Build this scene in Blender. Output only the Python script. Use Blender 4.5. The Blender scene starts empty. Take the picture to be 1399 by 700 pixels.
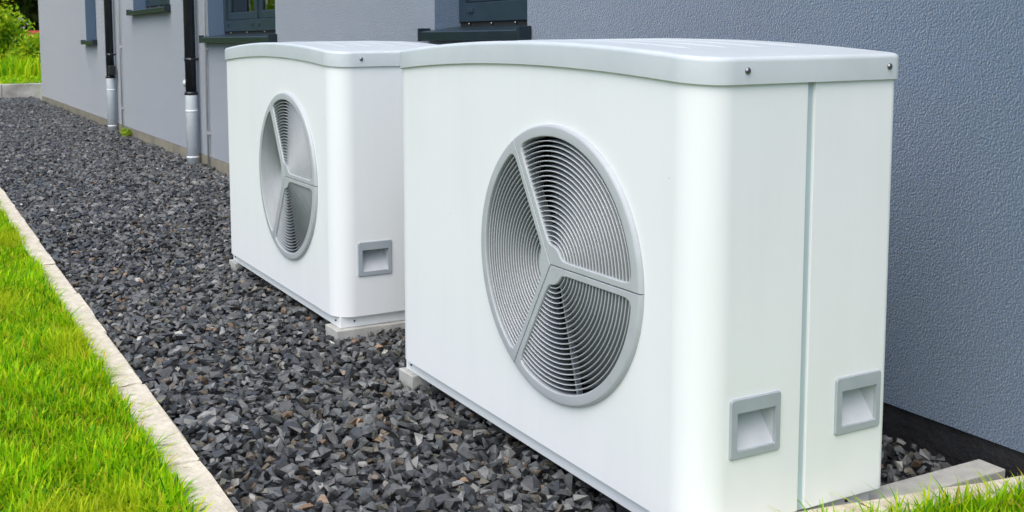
import bpy, bmesh, math, random
import numpy as np
from mathutils import Vector, Matrix

random.seed(4)
rng = np.random.default_rng(7)
S = 0.75                      # layout units -> metres
scene = bpy.context.scene
col = scene.collection

# ------------------------------------------------------------------ camera
CAM = (1.9779, -1.7579, 1.2739)
YAW, PITCH, ROLL = 1.12145, 0.09652, -0.010365
cam_d = bpy.data.cameras.new('camera')
cam = bpy.data.objects.new('camera', cam_d); col.objects.link(cam)
fw = Vector((-math.sin(YAW) * math.cos(PITCH), math.cos(YAW) * math.cos(PITCH), -math.sin(PITCH)))
rt = Vector((math.cos(YAW), math.sin(YAW), 0)); up = rt.cross(fw)
r2 = math.cos(ROLL) * rt + math.sin(ROLL) * up
u2 = -math.sin(ROLL) * rt + math.cos(ROLL) * up
m = Matrix((r2, u2, -fw)).transposed().to_4x4()
m.translation = Vector(CAM) * S
cam.matrix_world = m
cam_d.sensor_width = 36
cam_d.lens = 1433.75 / 1399 * 36
cam_d.shift_x = 147.06 / 1399
cam_d.shift_y = -160.9 / 1399
cam_d.clip_start = 0.05
cam_d.clip_end = 2000
cam_d.dof.use_dof = True
cam_d.dof.focus_distance = 3.0
cam_d.dof.aperture_fstop = 12.0
scene.camera = cam

# ------------------------------------------------------------------ world, sun, exposure
SUN_EL, SUN_AZ = math.radians(59), math.radians(143)      # azimuth clockwise from +Y
world = bpy.data.worlds.new('World'); scene.world = world
world.use_nodes = True
nt = world.node_tree
bg = nt.nodes['Background']
sky = nt.nodes.new('ShaderNodeTexSky')
sky.sky_type = 'NISHITA'; sky.sun_disc = False
sky.sun_elevation = SUN_EL; sky.sun_rotation = SUN_AZ
sky.air_density = 1.0; sky.dust_density = 2.5; sky.ozone_density = 1.0
nt.links.new(sky.outputs[0], bg.inputs[0])
bg.inputs[1].default_value = 0.15
sun_d = bpy.data.lights.new('sun', 'SUN')
sun_d.energy = 1.15; sun_d.angle = math.radians(70); sun_d.color = (1.0, 0.975, 0.94)
sun = bpy.data.objects.new('sun', sun_d); col.objects.link(sun)
sd = Vector((math.sin(SUN_AZ) * math.cos(SUN_EL), math.cos(SUN_AZ) * math.cos(SUN_EL), math.sin(SUN_EL)))
sun.rotation_euler = sd.to_track_quat('Z', 'Y').to_euler()
sun.location = (0, -5, 12)
vs = scene.view_settings
vs.view_transform = 'Standard'; vs.look = 'None'; vs.gamma = 1; vs.exposure = 0.83
vs.use_curve_mapping = False

# ------------------------------------------------------------------ materials
def new_mat(name):
    mt = bpy.data.materials.new(name); mt.use_nodes = True
    n = mt.node_tree.nodes; l = mt.node_tree.links
    return mt, n, l, n['Principled BSDF']

def N(n, kind, **kw):
    x = n.new(kind)
    for k, v in kw.items():
        if k in x.inputs.keys(): x.inputs[k].default_value = v
        else: setattr(x, k, v)
    return x

def noise_mat(name, c0, c1, scale=8, rough=0.5, bump=0.0, bscale=60, bdist=0.002, detail=6, lo=0.35, hi=0.65,
              spec=0.5, metallic=0.0, stretch=None, rvar=0.0):
    mt, n, l, b = new_mat(name)
    tc = N(n, 'ShaderNodeTexCoord')
    src = tc.outputs['Object']
    if stretch:
        mp = N(n, 'ShaderNodeMapping'); mp.inputs['Scale'].default_value = stretch
        l.new(src, mp.inputs[0]); src = mp.outputs[0]
    nz = N(n, 'ShaderNodeTexNoise', Scale=scale, Detail=detail, Roughness=0.6)
    l.new(src, nz.inputs['Vector'])
    mr = N(n, 'ShaderNodeMapRange'); mr.inputs[1].default_value = lo; mr.inputs[2].default_value = hi
    l.new(nz.outputs[0], mr.inputs[0])
    mx = N(n, 'ShaderNodeMix', data_type='RGBA')
    mx.inputs[6].default_value = (*c0, 1); mx.inputs[7].default_value = (*c1, 1)
    l.new(mr.outputs[0], mx.inputs[0]); l.new(mx.outputs[2], b.inputs['Base Color'])
    b.inputs['Roughness'].default_value = rough
    if rvar:
        m2 = N(n, 'ShaderNodeMapRange'); m2.inputs[3].default_value = rough - rvar; m2.inputs[4].default_value = rough + rvar
        l.new(nz.outputs[0], m2.inputs[0]); l.new(m2.outputs[0], b.inputs['Roughness'])
    b.inputs['Specular IOR Level'].default_value = spec
    b.inputs['Metallic'].default_value = metallic
    if bump:
        bn = N(n, 'ShaderNodeTexNoise', Scale=bscale, Detail=5, Roughness=0.6)
        l.new(tc.outputs['Object'], bn.inputs['Vector'])
        bp = N(n, 'ShaderNodeBump', Strength=bump, Distance=bdist)
        l.new(bn.outputs[0], bp.inputs['Height']); l.new(bp.outputs[0], b.inputs['Normal'])
    return mt

def casing_mat():
    """white powder coat: faint rain streaks and a few small specks of dirt"""
    mt, n, l, b = new_mat('white_powder_coat')
    tc = N(n, 'ShaderNodeTexCoord')
    mp = N(n, 'ShaderNodeMapping'); mp.inputs['Scale'].default_value = (14, 14, 1.2)
    l.new(tc.outputs['Object'], mp.inputs[0])
    st = N(n, 'ShaderNodeTexNoise', Scale=1.0, Detail=6, Roughness=0.65); l.new(mp.outputs[0], st.inputs['Vector'])
    bl = N(n, 'ShaderNodeTexNoise', Scale=3.0, Detail=3); l.new(tc.outputs['Object'], bl.inputs['Vector'])
    a = N(n, 'ShaderNodeMath', operation='MULTIPLY'); l.new(st.outputs[0], a.inputs[0]); l.new(bl.outputs[0], a.inputs[1])
    mr = N(n, 'ShaderNodeMapRange'); mr.inputs[1].default_value = 0.2; mr.inputs[2].default_value = 0.42
    l.new(a.outputs[0], mr.inputs[0])
    mx = N(n, 'ShaderNodeMix', data_type='RGBA')
    mx.inputs[6].default_value = (0.80, 0.815, 0.805, 1); mx.inputs[7].default_value = (0.775, 0.79, 0.778, 1)
    l.new(mr.outputs[0], mx.inputs[0])
    vo = N(n, 'ShaderNodeTexVoronoi', Scale=26.0); l.new(tc.outputs['Object'], vo.inputs['Vector'])
    sp = N(n, 'ShaderNodeMapRange'); sp.inputs[1].default_value = 0.028; sp.inputs[2].default_value = 0.05
    sp.inputs[3].default_value = 1.0; sp.inputs[4].default_value = 0.0
    l.new(vo.outputs['Distance'], sp.inputs[0])
    wn = N(n, 'ShaderNodeSeparateColor'); l.new(vo.outputs['Color'], wn.inputs[0])
    gt = N(n, 'ShaderNodeMath', operation='GREATER_THAN'); gt.inputs[1].default_value = 0.8; l.new(wn.outputs[0], gt.inputs[0])
    mu = N(n, 'ShaderNodeMath', operation='MULTIPLY'); l.new(sp.outputs[0], mu.inputs[0]); l.new(gt.outputs[0], mu.inputs[1])
    m2 = N(n, 'ShaderNodeMath', operation='MULTIPLY'); l.new(mu.outputs[0], m2.inputs[0]); m2.inputs[1].default_value = 0.6
    mx2 = N(n, 'ShaderNodeMix', data_type='RGBA'); mx2.inputs[7].default_value = (0.35, 0.31, 0.25, 1)
    l.new(mx.outputs[2], mx2.inputs[6]); l.new(m2.outputs[0], mx2.inputs[0])
    l.new(mx2.outputs[2], b.inputs['Base Color'])
    b.inputs['Roughness'].default_value = 0.52
    b.inputs['Specular IOR Level'].default_value = 0.25
    bn = N(n, 'ShaderNodeTexNoise', Scale=420, Detail=2); l.new(tc.outputs['Object'], bn.inputs['Vector'])
    bp = N(n, 'ShaderNodeBump', Strength=0.06, Distance=0.0006)
    l.new(bn.outputs[0], bp.inputs['Height']); l.new(bp.outputs[0], b.inputs['Normal'])
    return mt

def stucco_mat():
    mt, n, l, b = new_mat('grey_render')
    tc = N(n, 'ShaderNodeTexCoord')
    n1 = N(n, 'ShaderNodeTexNoise', Scale=0.9, Detail=6, Roughness=0.6)
    mp = N(n, 'ShaderNodeMapping'); mp.inputs['Scale'].default_value = (1.6, 1, 0.5)
    l.new(tc.outputs['Object'], mp.inputs[0]); l.new(mp.outputs[0], n1.inputs['Vector'])
    g = N(n, 'ShaderNodeTexNoise', Scale=190, Detail=5, Roughness=0.62, Distortion=0.15); l.new(tc.outputs['Object'], g.inputs['Vector'])
    vo = N(n, 'ShaderNodeTexVoronoi', Scale=210, feature='SMOOTH_F1'); l.new(tc.outputs['Object'], vo.inputs['Vector'])
    ad = N(n, 'ShaderNodeMath', operation='ADD'); l.new(g.outputs[0], ad.inputs[0])
    sc = N(n, 'ShaderNodeMath', operation='MULTIPLY'); sc.inputs[1].default_value = -0.45; l.new(vo.outputs['Distance'], sc.inputs[0])
    l.new(sc.outputs[0], ad.inputs[1])
    bp = N(n, 'ShaderNodeBump', Strength=1.0, Distance=0.0078)
    l.new(ad.outputs[0], bp.inputs['Height']); l.new(bp.outputs[0], b.inputs['Normal'])
    mr = N(n, 'ShaderNodeMapRange'); mr.inputs[1].default_value = 0.3; mr.inputs[2].default_value = 0.7
    l.new(n1.outputs[0], mr.inputs[0])
    mx = N(n, 'ShaderNodeMix', data_type='RGBA')
    mx.inputs[6].default_value = (0.050, 0.112, 0.200, 1); mx.inputs[7].default_value = (0.070, 0.140, 0.236, 1)
    l.new(mr.outputs[0], mx.inputs[0]); l.new(mx.outputs[2], b.inputs['Base Color'])
    b.inputs['Roughness'].default_value = 0.6
    b.inputs['Specular IOR Level'].default_value = 0.5
    b.inputs['Sheen Weight'].default_value = 0.8; b.inputs['Sheen Roughness'].default_value = 0.5   # dusty mineral render
    b.inputs['Sheen Tint'].default_value = (1.0, 0.97, 0.90, 1)
    return mt

def attr_mat(name, rough, spec=0.5, trans=0.0, bump=0.0, bscale=200, mottled=0.0, mscale=90):
    mt, n, l, b = new_mat(name)
    at = N(n, 'ShaderNodeAttribute', attribute_name='tint')
    colr = at.outputs['Color']
    tc = N(n, 'ShaderNodeTexCoord')
    if mottled:
        nz = N(n, 'ShaderNodeTexNoise', Scale=mscale, Detail=5, Roughness=0.7); l.new(tc.outputs['Object'], nz.inputs['Vector'])
        mr = N(n, 'ShaderNodeMapRange'); mr.inputs[1].default_value = 0.3; mr.inputs[2].default_value = 0.7
        mr.inputs[3].default_value = 1 - mottled; mr.inputs[4].default_value = 1 + mottled
        l.new(nz.outputs[0], mr.inputs[0])
        vm = N(n, 'ShaderNodeVectorMath', operation='SCALE'); l.new(colr, vm.inputs[0]); l.new(mr.outputs[0], vm.inputs['Scale'])
        colr = vm.outputs[0]
    l.new(colr, b.inputs['Base Color'])
    b.inputs['Roughness'].default_value = rough
    b.inputs['Specular IOR Level'].default_value = spec
    if bump:
        bn = N(n, 'ShaderNodeTexNoise', Scale=bscale, Detail=4); l.new(tc.outputs['Object'], bn.inputs['Vector'])
        bp = N(n, 'ShaderNodeBump', Strength=bump, Distance=0.002)
        l.new(bn.outputs[0], bp.inputs['Height']); l.new(bp.outputs[0], b.inputs['Normal'])
    if trans:
        tr = N(n, 'ShaderNodeBsdfTranslucent'); l.new(colr, tr.inputs[0])
        ms = N(n, 'ShaderNodeMixShader'); ms.inputs[0].default_value = trans
        l.new(b.outputs[0], ms.inputs[1]); l.new(tr.outputs[0], ms.inputs[2])
        l.new(ms.outputs[0], n['Material Output'].inputs[0])
    return mt

def glass_mat():
    mt, n, l, b = new_mat('window_glass')
    gl = N(n, 'ShaderNodeBsdfGlossy', Roughness=0.0); gl.inputs[0].default_value = (0.95, 1, 0.97, 1)
    tr = N(n, 'ShaderNodeBsdfTransparent'); tr.inputs[0].default_value = (0.80, 0.88, 0.84, 1)
    fr = N(n, 'ShaderNodeFresnel', IOR=1.9)
    ms = N(n, 'ShaderNodeMixShader')
    l.new(fr.outputs[0], ms.inputs[0]); l.new(tr.outputs[0], ms.inputs[1]); l.new(gl.outputs[0], ms.inputs[2])
    l.new(ms.outputs[0], n['Material Output'].inputs[0])
    return mt

M = dict(
    casing=casing_mat(),
    lid=noise_mat('pale_grey_lid', (0.56, 0.60, 0.615), (0.50, 0.54, 0.555), scale=5, rough=0.42, rvar=0.06, bump=0.05, bscale=400, bdist=0.0006),
    grille=noise_mat('light_grey_plastic', (0.45, 0.475, 0.485), (0.41, 0.435, 0.445), scale=14, rough=0.4, bump=0.05, bscale=500, bdist=0.0005),
    handle=noise_mat('mid_grey_plastic', (0.37, 0.405, 0.43), (0.33, 0.365, 0.39), scale=20, rough=0.45, bump=0.05, bscale=500, bdist=0.0005),
    seam=noise_mat('seam_grey', (0.42, 0.53, 0.55), (0.42, 0.48, 0.50), scale=6, rough=0.45),
    scoop=noise_mat('scoop_grey', (0.52, 0.545, 0.56), (0.47, 0.495, 0.51), scale=20, rough=0.45),
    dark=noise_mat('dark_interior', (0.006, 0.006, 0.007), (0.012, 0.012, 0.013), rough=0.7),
    fan=noise_mat('fan_grey', (0.05, 0.055, 0.053), (0.035, 0.04, 0.038), rough=0.5),
    steel=noise_mat('screw_steel', (0.30, 0.30, 0.31), (0.18, 0.17, 0.16), scale=300, rough=0.3, metallic=1.0),
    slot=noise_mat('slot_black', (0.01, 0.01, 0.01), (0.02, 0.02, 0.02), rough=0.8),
    stucco=stucco_mat(),
    plinth_black=noise_mat('bitumen_coat', (0.012, 0.012, 0.014), (0.022, 0.022, 0.024), scale=20, rough=0.62, bump=0.8, bscale=70, bdist=0.006),
    plinth_tan=noise_mat('bare_plinth', (0.30, 0.27, 0.20), (0.20, 0.185, 0.14), scale=6, rough=0.85, bump=0.5, bscale=60, bdist=0.004),
    anthracite=noise_mat('anthracite_frame', (0.020, 0.038, 0.055), (0.026, 0.046, 0.064), scale=12, rough=0.35),
    sill=noise_mat('dark_sill', (0.010, 0.019, 0.025), (0.015, 0.026, 0.033), scale=9, rough=0.33),
    glass=glass_mat(),
    room=noise_mat('dim_room', (0.09, 0.085, 0.08), (0.12, 0.115, 0.11), rough=0.9),
    curtain=noise_mat('pale_curtain', (0.78, 0.80, 0.78), (0.68, 0.71, 0.69), scale=8, rough=0.9),
    black_pipe=noise_mat('black_pipe', (0.012, 0.014, 0.017), (0.02, 0.022, 0.026), scale=10, rough=0.38),
    zinc=noise_mat('galvanised_pipe', (0.80, 0.84, 0.86), (0.64, 0.68, 0.70), scale=9, rough=0.45, metallic=0.0, detail=8),
    wire=noise_mat('conductor_metal', (0.62, 0.61, 0.60), (0.5, 0.49, 0.48), scale=8, rough=0.5, metallic=0.4),
    concrete=noise_mat('kerb_concrete', (0.72, 0.655, 0.525), (0.56, 0.495, 0.385), scale=30, rough=0.9, bump=1.0, bscale=110, bdist=0.005, detail=10, lo=0.35, hi=0.62, spec=0.25),
    concrete_grey=noise_mat('footing_concrete', (0.48, 0.475, 0.435), (0.38, 0.375, 0.34), scale=26, rough=0.9, bump=0.5, bscale=150, bdist=0.002, detail=9, spec=0.25),
    retaining=noise_mat('retaining_concrete', (0.70, 0.69, 0.64), (0.30, 0.28, 0.24), scale=2.2, rough=0.9, bump=0.4, bscale=30, bdist=0.006, detail=8),
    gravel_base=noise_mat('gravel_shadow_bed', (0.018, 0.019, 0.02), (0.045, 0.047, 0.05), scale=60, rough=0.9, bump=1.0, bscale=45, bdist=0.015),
    turf=noise_mat('turf', (0.10, 0.19, 0.014), (0.15, 0.26, 0.022), scale=3.0, rough=0.9, bump=0.8, bscale=60, bdist=0.02, spec=0.15),
    soil=noise_mat('lawn_soil', (0.055, 0.065, 0.016), (0.07, 0.11, 0.016), scale=30, rough=0.95, bump=0.8, bscale=60, bdist=0.01, spec=0.1),
    stone=attr_mat('basalt_chips', 0.46, 0.6, bump=0.35, bscale=160, mottled=0.35, mscale=70),
    grass=attr_mat('grass_blades', 0.55, 0.15, trans=0.5),
    leaf=attr_mat('leaves', 0.6, 0.25, trans=0.35),
    bark=noise_mat('bark', (0.07, 0.055, 0.04), (0.035, 0.028, 0.022), scale=14, rough=0.95, bump=0.9, bscale=30, bdist=0.02),
    red_tile=noise_mat('red_tiles', (0.42, 0.055, 0.03), (0.32, 0.04, 0.025), scale=5, rough=0.7),
    white_wall=noise_mat('white_house_wall', (0.75, 0.74, 0.70), (0.68, 0.67, 0.63), rough=0.8),
)

# ------------------------------------------------------------------ mesh helpers
def link(name, me, mat, parent=None, loc=(0, 0, 0)):
    o = bpy.data.objects.new(name, me)
    if mat is not None and not me.materials: me.materials.append(mat)
    col.objects.link(o)
    o.location = Vector(loc) * S
    if parent is not None: o.parent = parent
    return o

def empty(name, loc):
    o = bpy.data.objects.new(name, None); col.objects.link(o)
    o.empty_display_size = 0.1; o.location = Vector(loc) * S
    return o

def tag(o, label=None, cat=None, group=None, kind=None):
    if label: o['label'] = label
    if cat: o['category'] = cat
    if group: o['group'] = group
    if kind: o['kind'] = kind
    return o

class MB:
    """collects verts / faces in layout units"""
    def __init__(s, off=(0, 0, 0)): s.v = []; s.f = []; s.sm = []; s.off = off
    def add(s, vs, fs, smooth=False):
        b = len(s.v); s.v += [tuple(v) for v in vs]; s.f += [tuple(b + i for i in f) for f in fs]; s.sm += [smooth] * len(fs); return s
    def box(s, x0, x1, y0, y1, z0, z1):
        vs = [(x, y, z) for z in (z0, z1) for y in (y0, y1) for x in (x0, x1)]
        return s.add(vs, [(0, 2, 3, 1), (4, 5, 7, 6), (0, 1, 5, 4), (2, 6, 7, 3), (0, 4, 6, 2), (1, 3, 7, 5)])
    def quad(s, a, b, c, d): return s.add([a, b, c, d], [(0, 1, 2, 3)])
    def loft(s, loops, closed=True, smooth=True, cap0=False, cap1=False):
        n = len(loops[0]); vs = [p for L in loops for p in L]; fs = []
        for k in range(len(loops) - 1):
            for i in range(n if closed else n - 1):
                j = (i + 1) % n
                fs.append((k * n + i, k * n + j, (k + 1) * n + j, (k + 1) * n + i))
        if cap0: fs.append(tuple(range(n - 1, -1, -1)))
        if cap1: fs.append(tuple((len(loops) - 1) * n + i for i in range(n)))
        return s.add(vs, fs, smooth)
    def tube(s, pts, rad, seg=12, caps=True, smooth=True):
        loops = []
        rads = rad if isinstance(rad, (list, tuple)) else [rad] * len(pts)
        P = [Vector(p) for p in pts]
        for i, p in enumerate(P):
            t = (P[min(i + 1, len(P) - 1)] - P[max(i - 1, 0)]).normalized()
            a = t.cross(Vector((1, 0, 0)) if abs(t.x) < 0.9 else Vector((0, 1, 0))).normalized(); b = t.cross(a)
            loops.append([p + (a * math.cos(2 * math.pi * k / seg) + b * math.sin(2 * math.pi * k / seg)) * rads[i] for k in range(seg)])
        return s.loft(loops, True, smooth, caps, caps)
    def mesh(s, name):
        me = bpy.data.meshes.new(name)
        ox, oy, oz = s.off
        me.from_pydata([((x - ox) * S, (y - oy) * S, (z - oz) * S) for x, y, z in s.v], [], s.f)
        me.polygons.foreach_set('use_smooth', s.sm)
        me.update()
        return me
    def build(s, name, mat, parent=None, bevel=0.0, bseg=2, loc=(0, 0, 0), fix=True, weld=0.0, sharp=None):
        me = s.mesh(name)
        if bevel or fix or weld:
            bm = bmesh.new(); bm.from_mesh(me)
            if weld: bmesh.ops.remove_doubles(bm, verts=bm.verts, dist=weld)
            if fix: bmesh.ops.recalc_face_normals(bm, faces=bm.faces)
            if bevel:
                bmesh.ops.bevel(bm, geom=list(bm.edges), offset=bevel * S, segments=bseg, affect='EDGES', profile=0.6)
            bm.to_mesh(me); bm.free()
        if sharp is not None: me.set_sharp_from_angle(angle=math.radians(sharp))
        return link(name, me, mat, parent, loc)

def copy_tree(o, parent=None):
    c = o.copy(); col.objects.link(c); c.parent = parent
    for ch in list(o.children): copy_tree(ch, c)
    return c

# ------------------------------------------------------------------ ground and terrain
GZ = -0.125                   # bed the stones lie on
WY = 1.239                    # face of the house wall
g = MB()
def grid_sheet(mb, xs, ys, fz):
    vs = [(x, y, fz(x, y)) for y in ys for x in xs]; nx = len(xs); fs = []
    for j in range(len(ys) - 1):
        for i in range(nx - 1):
            a = j * nx + i; fs.append((a, a + 1, a + 1 + nx, a + nx))
    mb.add(vs, fs, True)
grid_sheet(g, [-900, -300, -120, -60, -26, -12, 0, 12, 60, 300, 900], [-900, -300, -120, -40, -12, 0, 12, 40, 120, 300, 900], lambda x, y: -0.24)
tag(g.build('ground', M['turf']), kind='structure')

g = MB()      # lawn: soil with a gently uneven top, two sheets either side of the gravel corner
grid_sheet(g, list(np.linspace(-30, 6, 61)), list(np.linspace(-14, -1.062, 26)), lambda x, y: -0.115 + 0.012 * math.sin(x * 2.3 + y) * math.sin(y * 3.1))
tag(g.build('lawn', M['soil']), kind='structure')
g = MB()
grid_sheet(g, list(np.linspace(0.13, 6, 31)), list(np.linspace(-1.06, 1.235, 16)), lambda x, y: -0.06 + 0.01 * math.sin(x * 2.3 + y) * math.sin(y * 3.1))
tag(g.build('lawn_corner', M['soil']), kind='structure')
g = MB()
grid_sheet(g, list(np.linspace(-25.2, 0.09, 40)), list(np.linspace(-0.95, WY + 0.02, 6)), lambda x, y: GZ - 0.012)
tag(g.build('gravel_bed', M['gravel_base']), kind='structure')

g = MB()      # grass bank held by the low retaining wall
def bank(x, y): return 0.215 + max(0, (-26 - x)) * 0.012 + 0.02 * math.sin(y * 1.3 + x)
grid_sheet(g, list(np.linspace(-80, -25.25, 40)), list(np.linspace(-30, 26, 40)), bank)
tag(g.build('grass_bank', M['turf']), kind='structure')

rw = empty('retaining_wall', (-25.1, -3.0, -0.2))
xw = -25.1
for i, y0 in enumerate(np.arange(-8.2, 1.9, 1.45)):
    b = MB((xw, -3.0, -0.2)); b.box(xw - 0.15, xw + 0.12 + 0.004 * (i % 2), y0 + 0.006, y0 + 1.445, -0.2, 0.225 + 0.006 * ((i * 7) % 3))
    b.build('concrete_panel', M['retaining'], rw, bevel=0.01)
tag(rw, 'low stained concrete retaining wall below the far hedge', 'retaining wall')

# ------------------------------------------------------------------ house
HX0, HX1, HTOP = -23.45, 7.0, 4.2
WINS = [  # x0, x1, sill z, top z, mullion fraction list
    dict(x0=-3.79, x1=-2.735, z=1.30, top=2.9, mull=[]),
    dict(x0=-9.0, x1=-6.80, z=1.285, top=2.9, mull=[0.5]),
    dict(x0=-12.84, x1=-10.68, z=1.66, top=2.9, mull=[0.5]),
    dict(x0=-16.92, x1=-15.85, z=1.25, top=2.9, mull=[]),
]
house = empty('house', (-8, 4.5, -0.2)); HO = (-8, 4.5, -0.2)
tag(house, 'long grey rendered house wall with dark framed windows behind the heat pumps', 'house')
xs = sorted({HX0, HX1, *[w['x0'] for w in WINS], *[w['x1'] for w in WINS]})
zs = sorted({0.006, HTOP, *[w['z'] for w in WINS], *[w['top'] for w in WINS]})
wall = MB(HO)
REV = 0.24
for i in range(len(xs) - 1):
    for j in range(len(zs) - 1):
        xm, zm = (xs[i] + xs[i + 1]) / 2, (zs[j] + zs[j + 1]) / 2
        if any(w['x0'] < xm < w['x1'] and w['z'] < zm < w['top'] for w in WINS): continue
        wall.quad((xs[i], WY, zs[j]), (xs[i + 1], WY, zs[j]), (xs[i + 1], WY, zs[j + 1]), (xs[i], WY, zs[j + 1]))
for w in WINS:
    a, b_, c, d = w['x0'], w['x1'], w['z'], w['top']
    wall.quad((a, WY, c), (a, WY, d), (a, WY + REV, d), (a, WY + REV, c))
    wall.quad((b_, WY, c), (b_, WY + REV, c), (b_, WY + REV, d), (b_, WY, d))
    wall.quad((a, WY, d), (b_, WY, d), (b_, WY + REV, d), (a, WY + REV, d))
    wall.quad((a, WY, c), (a, WY + REV, c), (b_, WY + REV, c), (b_, WY, c))
wall.quad((HX0, WY, 0.006), (HX0, WY, HTOP), (HX0, 9, HTOP), (HX0, 9, 0.006))
wall.quad((HX1, WY, 0.006), (HX1, 9, 0.006), (HX1, 9, HTOP), (HX1, WY, HTOP))
wall.quad((HX0, WY, HTOP), (HX1, WY, HTOP), (HX1, 9, HTOP), (HX0, 9, HTOP))
wall.quad((HX0, 9, 0.006), (HX0, 9, HTOP), (HX1, 9, HTOP), (HX1, 9, 0.006))
wall.quad((HX0, WY, 0.006), (HX0, WY + 0.05, 0.006), (HX1, WY + 0.05, 0.006), (HX1, WY, 0.006))
wall.build('wall', M['stucco'], house, weld=0.0005)
b = MB(HO); b.box(-5.5, HX1 - 0.02, WY + 0.010, WY + 0.3, -0.3, 0.0055); b.build('plinth', M['plinth_black'], house)['label'] = 'black bitumen coated plinth'
b = MB(HO); b.box(HX0 + 0.02, -5.5, WY - 0.006, WY + 0.3, -0.3, 0.0); b.build('plinth', M['plinth_tan'], house)['label'] = 'bare tan plinth'

def window(w):
    x0, x1, z0, z1 = w['x0'], w['x1'], w['z'], w['top']
    FY = WY + 0.17                        # outer face of the frame
    fz0 = z0 + 0.060
    f = MB(HO)                            # outer frame
    f.box(x0, x0 + 0.075, FY, FY + 0.08, fz0, z1); f.box(x1 - 0.075, x1, FY, FY + 0.08, fz0, z1)
    f.box(x0 + 0.075, x1 - 0.075, FY, FY + 0.08, fz0, fz0 + 0.115); f.box(x0 + 0.075, x1 - 0.075, FY, FY + 0.08, z1 - 0.075, z1)
    win = f.build('window', M['anthracite'], house, bevel=0.004)
    xi0, xi1 = x0 + 0.075, x1 - 0.075
    edges = [xi0] + [xi0 + (xi1 - xi0) * q for q in w['mull']] + [xi1]
    for q in edges[1:-1]:
        k = MB(HO); k.box(q - 0.035, q + 0.035, FY + 0.003, FY + 0.08, fz0 + 0.115, z1 - 0.075); k.build('mullion', M['anthracite'], win, bevel=0.004)
    for k in range(len(edges) - 1):
        a = edges[k] + (0.035 if k else 0.0) + 0.004; c = edges[k + 1] - (0.035 if k < len(edges) - 2 else 0.0) - 0.004
        zb, zt = fz0 + 0.119, z1 - 0.079; t = 0.075
        sh = MB(HO)
        y0, y1 = FY + 0.025, FY + 0.075
        sh.box(a, a + t, y0, y1, zb, zt); sh.box(c - t, c, y0, y1, zb, zt)
        sh.box(a + t, c - t, y0, y1, zb, zb + t); sh.box(a + t, c - t, y0, y1, zt - t, zt)
        sh.build('sash', M['anthracite'], win, bevel=0.006)
        gl = MB(HO); gl.box(a + t - 0.01, c - t + 0.01, FY + 0.048, FY + 0.056, zb + t - 0.01, zt - t + 0.01); gl.build('pane', M['glass'], win)
        cu = MB(HO); n = 60; cw = (c - a) * 0.55; ca = a + t + 0.02    # pleated curtain hanging in the room
        top = [(ca + cw * i / n, FY + 0.14 + 0.03 * math.sin(i * 0.9) + 0.012 * math.sin(i * 2.3), zt - 0.02) for i in range(n + 1)]
        bot = [(x, y, z0 + 0.05) for x, y, z in top]
        cu.loft([bot, top], closed=False); cu.build('curtain', M['curtain'], win, fix=False)
    ib = MB(HO)                           # the room behind
    X0, X1, Y0, Y1, Z0, Z1 = x0 - 0.4, x1 + 0.4, WY + REV + 0.001, WY + 3.2, 0.2, z1 + 0.3
    ib.quad((X0, Y1, Z0), (X1, Y1, Z0), (X1, Y1, Z1), (X0, Y1, Z1)); ib.quad((X0, Y0, Z0), (X0, Y1, Z0), (X0, Y1, Z1), (X0, Y0, Z1))
    ib.quad((X1, Y0, Z0), (X1, Y1, Z0), (X1, Y1, Z1), (X1, Y0, Z1)); ib.quad((X0, Y0, Z0), (X1, Y0, Z0), (X1, Y1, Z0), (X0, Y1, Z0)); ib.quad((X0, Y0, Z1), (X1, Y0, Z1), (X1, Y1, Z1), (X0, Y1, Z1))
    ib.build('room', M['room'], win, fix=False)
    for q in ([0.12] if len(edges) == 2 else [0.06, 0.44, 0.54]):       # drainage caps on the bottom rail
        xx = x0 + (x1 - x0) * q
        cp = MB(HO); cp.box(xx, xx + 0.06, FY - 0.012, FY + 0.002, fz0 + 0.055, fz0 + 0.08); cp.build('drain_cap', M['anthracite'], win, bevel=0.004)
    # sill: sloping sheet with a front lip, end caps, fixing screws
    s0, s1 = x0 - 0.055, x1 + 0.03
    yf = WY - 0.075; yb = FY + 0.004
    zf, zbk = z0 + 0.004, z0 + 0.034
    s = MB(HO)
    prof = [(yb, zbk), (yf, zf), (yf - 0.004, zf - 0.006), (yf - 0.004, zf - 0.052), (yf + 0.012, zf - 0.056), (yf + 0.012, zf - 0.050), (yf + 0.004, zf - 0.046), (yf + 0.004, zf - 0.012), (yb, zbk - 0.008)]
    xa, xb = x0 + 0.001, x1 - 0.001
    def strip(xa, xb, pr): s.loft([[(xa, y, z) for y, z in pr], [(xb, y, z) for y, z in pr]], True, False, True, True)
    strip(xa, xb, prof)
    fr = [(WY - 0.004, zf + 0.008)] + prof[1:8] + [(WY - 0.004, zf - 0.004)]
    strip(s0, xa, fr); strip(xb, s1, fr)
    s.build('sill', M['sill'], win)
    e = MB(HO); e.box(x0 + 0.002, x1 - 0.002, FY + 0.012, FY + 0.07, z0 + 0.026, fz0 + 0.002); e.build('shadow_gap_strip', M['slot'], win)  # black strip standing in for the shadow gap between sill and frame
    for xe in (s0 - 0.016, s1 - 0.004):
        e = MB(HO); e.box(xe, xe + 0.02, yf - 0.010, WY - 0.002, zf - 0.060, zf + 0.020); e.build('end_cap', M['sill'], win, bevel=0.005)
    for q in np.linspace(0.12, 0.88, 4):
        xx = x0 + (x1 - x0) * q
        e = MB(HO); e.tube([(xx, FY - 0.004, z0 + 0.047), (xx, FY + 0.014, z0 + 0.047)], 0.006, 8); e.build('screw', M['steel'], win)
for w in WINS: window(w)

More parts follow.
